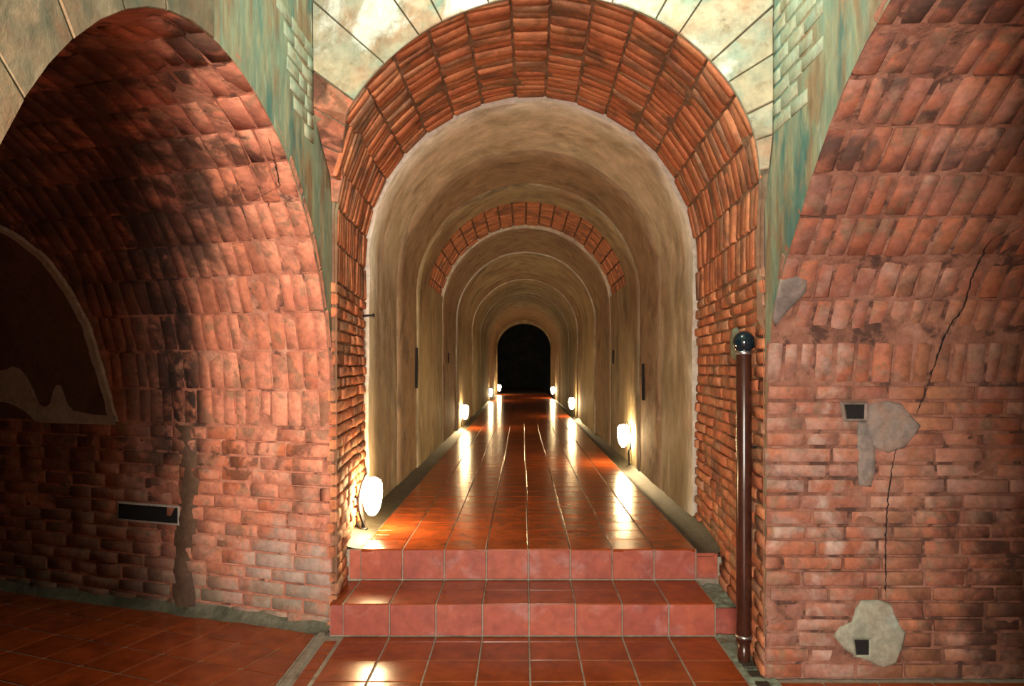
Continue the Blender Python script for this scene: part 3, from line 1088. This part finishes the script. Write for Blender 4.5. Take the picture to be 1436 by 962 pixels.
TILES = [tile_me(TW - JT, 0.29 - JT, 0.02, M['tile'], i) for i in range(5)]


def put_tile(cx, cy, z, w, d, parent, rz=0.0, mes=TILES, name='tile'):
    o = bpy.data.objects.new(name, rnd.choice(mes))
    o.location = (cx, cy, z)
    o.rotation_euler = (rnd.uniform(-0.003, 0.003), rnd.uniform(-0.003, 0.003), rz)
    o.scale = (w / TW, d / 0.29, 1)
    COL.objects.link(o)
    o.parent = parent
    return o


# ground under everything
fl = tag(obj('floor', [(-7, -2.4, -0.004), (6, -2.4, -0.004), (6, 7.5, -0.004), (-7, 7.5, -0.004)], [(0, 1, 2, 3)], M['grout']), 'red clay tile floor at the foot of the steps', 'floor', kind='structure')
ye = 4.59
for c in range(8):
    cx = X0 + TW * (c + 0.5)
    put_tile(cx, (Y1 + ye) / 2, 0.0, TW, Y1 - ye, fl)
    for r in range(9):
        put_tile(cx, ye - 0.29 * (r + 0.5), 0.0, TW, 0.29, fl)
rest = MB()
for c in range(8):
    cx = X0 + TW * (c + 0.5)
    for r in range(9, 24):
        y = ye - 0.29 * (r + 0.5)
        rest.box((cx - TW / 2 + 0.005, y - 0.14, -0.02), (cx + TW / 2 - 0.005, y + 0.14, 0.0))
for c in range(12):
    for r in range(8):
        x = 1.5 + 0.3 * c
        y = 3.85 - 0.29 * r
        rest.box((x - 0.145, y - 0.14, -0.02), (x + 0.145, y + 0.14, 0.0))
tag(rest.build('outer_tiles', M['tile'], fl), kind='stuff')


def clip(poly, n, d):
    """keep the part of a 2-D polygon with p.n >= d"""
    out = []
    for a, b in zip(poly, poly[1:] + poly[:1]):
        da, db = a[0] * n[0] + a[1] * n[1] - d, b[0] * n[0] + b[1] * n[1] - d
        if da >= 0:
            out.append(a)
        if (da > 0) != (db > 0) and abs(da - db) > 1e-9:
            k = da / (da - db)
            out.append((a[0] + (b[0] - a[0]) * k, a[1] + (b[1] - a[1]) * k))
    return out


ang = math.radians(21)
ux, uy = V((-math.cos(ang), math.sin(ang))), V((-math.sin(ang), -math.cos(ang)))
org = V((-1.40, 4.74))
for i in range(-3, 12):
    for j in range(-1, 9):
        q = []
        for a_, b_ in ((0, 0), (1, 0), (1, 1), (0, 1)):
            p = org + ux * (0.30 * i + 0.007 + a_ * 0.286) + uy * (0.30 * j + 0.007 + b_ * 0.286)
            q.append((p.x, p.y))
        q = clip(q, (-1, 0), 1.345)
        if len(q) < 3:
            continue
        q = clip(q, (-0.33, -1), -(4.77 + 0.33 * -1.25) + 0.02)
        if len(q) < 3:
            continue
        ar = abs(sum(a[0] * b[1] - b[0] * a[1] for a, b in zip(q, q[1:] + q[:1]))) / 2
        if ar < 0.004 or min(p[1] for p in q) > 6.4:
            continue
        plate('tile', [V((x, y, -0.002)) for x, y in q], V((0, 0, 1)), 0.004 + rnd.uniform(0, 0.001), M['tile'], fl, 0, 0.003)
# border of small cut tiles between the two floors, and the damp strip along the right pier
y = 4.60
while y > 2.2:
    ln = rnd.uniform(0.07, 0.12)
    plate('tile', [V((-1.250, y, -0.002)), V((-1.172, y, -0.002)), V((-1.172, y - ln, -0.002)), V((-1.250, y - ln, -0.002))], V((0, 0, 1)), 0.004, M['tile'], fl, 0, 0.003)
    y -= ln + 0.014
mb = MB()
vs = []
for i in range(31):
    y = 4.78 - 2.6 * i / 30
    w = 0.028 + 0.010 * mnoise.noise(V((y * 5, 1, 0)))
    for x, z in ((-1.30 - w, -0.001), (-1.30 - w * 0.6, 0.007), (-1.30 + w * 0.6, 0.008), (-1.30 + w, -0.001)):
        vs.append((x, y, z))
obj('mortar_strip', vs, grid_faces(31, 4), M['grout'], fl)
vs = []
for i in range(41):
    y = 4.70 - 1.2 * i / 40
    for j in range(7):
        x = 1.246 + 0.16 * j / 6
        vs.append((x, y, 0.006 + 0.014 * mnoise.noise(V((x * 14, y * 14, 0))) if 0 < j else 0.0))
obj('mortar_strip', vs, grid_faces(41, 7), M['moss'], fl, True)
for k, y in enumerate((4.26, 4.12, 3.98, 3.86)):
    plate('tile', [V((1.275, y, 0.0)), V((1.345, y, 0.0)), V((1.345, y - 0.085, 0.0)), V((1.275, y - 0.085, 0.0))], V((0, 0, 1)), 0.016, M['gutter'], fl, 0, 0.004)
# mossy fillet at the foot of the left wall
vs = []
for i in range(50):
    u = 3.3 * i / 49
    for k, (dn, z) in enumerate(((-0.01, 0.07), (0.02, 0.030), (0.045, 0.010), (0.08, 0.0))):
        p, a, n = frame(LEFT, 0.02, u)
        s = 1 + 0.5 * mnoise.noise(V((u * 4, k, 0)))
        vs.append(V((p.x, p.y, 0)) + n * dn * s + V((0, 0, z * s)))
obj('mortar_fillet', vs, grid_faces(50, 4), M['damp_foot'], wl, True)

# steps
core = MB()
core.box((-1.236, Y1 + 0.012, 0.0), (X1 + 0.004, Y2 + 0.3, MZ - 0.006))
core.box((X1 + 0.004, Y1 + 0.066, 0.0), (1.44, Y2 + 0.3, MZ - 0.06))
st = tag(core.build('stairs', M['grout']), 'two low steps faced with pinkish clay tiles up to the central tunnel', 'steps', kind='structure')
mb = MB()
mb.box((-1.30, Y2 + 0.012, MZ - 0.01), (X1 + 0.004, Y2 + 0.5, FZ - 0.006))
mb.box((X1 + 0.004, Y2 + 0.066, MZ - 0.06), (1.46, Y2 + 0.5, FZ - 0.075))
mb.build('step_core', M['grout'], st)
RT = []
for i in range(6):
    m = tile_me(TW - JT, 0.21 - JT, 0.014, M['tile_riser'], 40 + i)
    RT.append(m)


def riser_tile(x0, x1, y, z0, z1, parent):
    o = bpy.data.objects.new('riser_tile', rnd.choice(RT))
    o.location = ((x0 + x1) / 2, y, (z0 + z1) / 2)
    o.rotation_euler = (math.pi / 2 + rnd.uniform(-0.006, 0.006), rnd.uniform(-0.004, 0.004), rnd.uniform(-0.006, 0.006))
    o.scale = ((x1 - x0) / TW, (z1 - z0) / 0.21, 1)
    COL.objects.link(o)
    o.parent = parent


for (yy, z0, z1) in ((Y1, 0.004, MZ), (Y2, MZ + 0.002, FZ)):
    riser_tile(X0 - 0.082, X0, yy + 0.006, z0, z1 - 0.004, st)
    for c in range(8):
        riser_tile(X0 + TW * c, X0 + TW * (c + 1), yy, z0, z1 - 0.002, st)
    riser_tile(X1 + 0.012, X1 + (0.155 if yy == Y1 else 0.17), yy + 0.05, z0 - 0.01, z1 - 0.040, st)
for c in range(8):
    cx = X0 + TW * (c + 0.5)
    put_tile(cx, Y1 + 0.145, MZ, TW, 0.29, st, name='tread_tile')
    put_tile(cx, (Y1 + 0.29 + Y2) / 2, MZ, TW, Y2 - Y1 - 0.29, st, name='tread_tile')
put_tile(X0 - 0.045, (Y1 + Y2) / 2, MZ - 0.002, 0.08, Y2 - Y1, st, name='tread_tile')
vs = []
for i in range(20):
    for j in range(6):
        x, y = X1 + 0.012 + 0.2 * j / 5, Y1 + 0.04 + (Y2 - Y1) * i / 19
        vs.append((x, y, MZ - 0.045 + 0.02 * mnoise.noise(V((x * 15, y * 15, 3)))))
obj('mortar_strip', vs, grid_faces(20, 6), M['moss'], st, True)

# tunnel floor
tf = tag(obj('floor_tunnel', [(X0 - 0.10, Y2 + 0.02, FZ - 0.004), (X1 + 0.004, Y2 + 0.02, FZ - 0.004), (X1 + 0.004, 44, FZ - 0.004), (X0 - 0.10, 44, FZ - 0.004)], [(0, 1, 2, 3)], M['grout_dark']),
         'glossy dark red tile floor running down the central tunnel', 'floor', kind='structure')
near_rows = 37
for r in range(near_rows):
    for c in range(8):
        put_tile(X0 + TW * (c + 0.5), Y2 - 0.004 + 0.299 * (r + 0.5), FZ, TW, 0.299, tf)
far = MB()
for r in range(near_rows, 98):
    y = Y2 - 0.004 + 0.299 * r
    for c in range(8):
        far.box((X0 + TW * c + 0.004, y + 0.004, FZ - 0.01), (X0 + TW * (c + 1) - 0.004, y + 0.295, FZ))
tag(far.build('far_tiles', M['tile'], tf), kind='stuff')
vs = []
for i in range(120):
    y = Y2 + 0.02 + 29.4 * (i / 119) ** 1.6
    for j, (x, z) in enumerate(((X0 - 0.004, FZ - 0.002), (X0 - 0.05, FZ + 0.004), (X0 - 0.12, FZ + 0.02), (X0 - 0.22, FZ + 0.06))):
        vs.append((x + 0.012 * mnoise.noise(V((y * 2, j, 0))), y, z + 0.010 * mnoise.noise(V((y * 3, j, 5)))))
obj('kerb', vs, grid_faces(120, 4), M['gutter'], tf, True)
vs = []
for i in range(120):
    y = Y2 + 0.04 + 29.4 * (i / 119) ** 1.6
    for j, (x, z) in enumerate(((X1 + 0.002, FZ - 0.002), (X1 + 0.012, FZ - 0.06), (X1 + 0.12, FZ - 0.065), (X1 + 0.19, FZ - 0.03), (X1 + 0.27, FZ + 0.02))):
        vs.append((x + 0.008 * mnoise.noise(V((y * 2, j, 0))), y, z + 0.012 * mnoise.noise(V((y * 3, j, 5)))))
obj('gutter', vs, grid_faces(120, 5), M['gutter'], tf, True)

# ceiling of the bay, out of view above
tag(obj('ceiling', [(XL, -2.4, ZT), (XR, -2.4, ZT), (XR, 5, ZT), (XL, 5, ZT)], [(0, 1, 2, 3)], M['old_ceiling']), 'stained ceiling of the bay above the tunnel mouths', 'ceiling', kind='structure')
# far ends of the side tunnels
for nm, S, u, side in (('wall_end_left', LEFT, 4.15, 'left'), ('wall_end_right', RIGHT, 3.55, 'right')):
    P = [S.pos(S.T * i / 40, u) for i in range(41)]
    tag(obj(nm, P, [tuple(range(41))], M['plaster_dark']), 'dark far end of the %s tunnel' % side, 'wall', kind='structure')

# ------------------------------------------------------------------ things
def tunnel_lamp(x, y, zc, side, label, stem_to):
    """bowl shaped wall light: frosted bowl towards the passage, dark crescent back plate towards the wall"""
    root = empty('wall_lamp', (x, y, stem_to))
    tag(root, label, 'lamp', 'small glowing lamps along the tunnel walls')
    h = zc - stem_to
    m = MB()
    prof = [(0.001, -0.165), (0.030, -0.155), (0.060, -0.115), (0.080, -0.05), (0.088, 0.02), (0.086, 0.08), (0.074, 0.115), (0.045, 0.135), (0.001, 0.142)]
    m.lathe(prof, (-side * 0.0, 0, h), 16, 0.92, 1.0)
    m.build('diffuser', M['glow'], root, True)
    # crescent plate between the bowl and the wall
    vs, n = [], 17
    for k in range(n):
        f = k / (n - 1)
        z = h - 0.24 + 0.42 * f
        w = 0.050 * math.sin(math.pi * min(1, 0.06 + 0.94 * f)) ** 0.8 + 0.006
        dx = side * (0.098 - 0.045 * (2 * f - 0.9) ** 2)
        for px, py in ((dx - side * 0.008, -w), (dx - side * 0.008, w), (dx + side * 0.008, w), (dx + side * 0.008, -w)):
            vs.append((px, py, z))
    fs = []
    for k in range(n - 1):
        b = k * 4
        for q in range(4):
            fs.append((b + q, b + (q + 1) % 4, b + 4 + (q + 1) % 4, b + 4 + q))
    fs += [(3, 2, 1, 0), tuple((n - 1) * 4 + q for q in range(4))]
    obj('back_plate', vs, fs, M['black'], root)
    m = MB()
    m.tube([(side * 0.075, 0, 0.0), (side * 0.07, 0, h - 0.20)], 0.014, 8)
    m.build('stem', M['black'], root)
    m = MB()
    m.lathe([(0.001, 0.016), (0.035, 0.014), (0.042, 0.006), (0.042, 0.0)], (side * 0.075, 0, 0), 12)
    m.build('foot', M['black'], root)
    return root


lamps = [(-1.19, 5.78, 0.715, -1, 'biggest glowing lamp, in the left corner at the top of the steps'),
         (1.36, 9.75, 0.82, 1, 'nearest glowing lamp on the right tunnel wall'),
         (-1.20, 15.3, 0.79, -1, 'second glowing lamp along the left tunnel wall'),
         (1.30, 19.0, 0.78, 1, 'second glowing lamp along the right tunnel wall'),
         (-1.19, 27.5, 0.76, -1, 'third glowing lamp along the left tunnel wall'),
         (1.27, 30.0, 0.76, 1, 'farthest glowing lamp on the right, beside the dark opening'),
         (-1.05, 33.6, 0.76, -1, 'farthest glowing lamp on the left, beside the dark opening')]
for x, y, z, s, lb in lamps:
    tunnel_lamp(x, y, z, s, lb, FZ + (0.01 if s < 0 else -0.04) if abs(x) > 1.18 else FZ)

pp = empty('downpipe', (1.300, 4.26, 0.012))
tag(pp, 'shiny dark brown pipe with a black ball on top, standing by the right pier', 'pipe')
m = MB()
m.lathe([(0.042, 0.115), (0.044, 0.12), (0.044, 1.795), (0.042, 1.80)], n=24)
m.build('pipe', M['pipe'], pp, True)
m = MB()
m.lathe([(0.001, 0.0), (0.032, 0.0), (0.036, 0.01), (0.036, 0.125), (0.001, 0.13)], n=20)
m.build('foot_socket', M['pipe'], pp, True)
m = MB()
m.lathe([(0.044, 0.138), (0.049, 0.140), (0.050, 0.152), (0.044, 0.156)], n=24)
m.build('collar', M['metal'], pp, True)
m = MB()
m.lathe([(0.044, 1.795), (0.047, 1.797), (0.046, 1.812), (0.03, 1.82)], n=24)
m.build('collar', M['metal'], pp, True)
m = MB()
pr = [(0.062 * math.cos(math.radians(a)), 1.868 + 0.066 * math.sin(math.radians(a))) for a in range(-80, 91, 10)]
m.lathe([(max(0.0005, r), z) for r, z in pr], n=24)
m.build('ball', M['ball'], pp, True)
m = MB()
m.tube([(0.04, 0.01, 1.25), (0.095, 0.02, 1.25)], 0.008, 8)
m.build('bracket', M['black'], pp)

dr = empty('floor_drain', (-1.075, 5.60, FZ + 0.0005))
tag(dr, 'small dark metal plate on the floor beside the biggest lamp', 'drain')
m = MB()
m.box((-0.048, -0.014, 0), (0.048, 0.014, 0.005))
m.build('plate', M['brass'], dr)
for k in range(4):
    m = MB()
    m.box((-0.038 + 0.022 * k, -0.009, 0.005), (-0.028 + 0.022 * k, 0.009, 0.0065))
    m.build('slot', M['black'], dr)

nl = MB()
nl.tube([(-1.36, 6.22, 2.17), (-1.27, 6.20, 2.175)], [0.010, 0.007], 8)
nl.tube([(-1.27, 6.20, 2.175), (-1.26, 6.198, 2.175)], [0.016, 0.015], 8)
tag(nl.build('iron_peg', M['black']), 'short iron peg sticking out of the left edge of the plaster', 'peg')
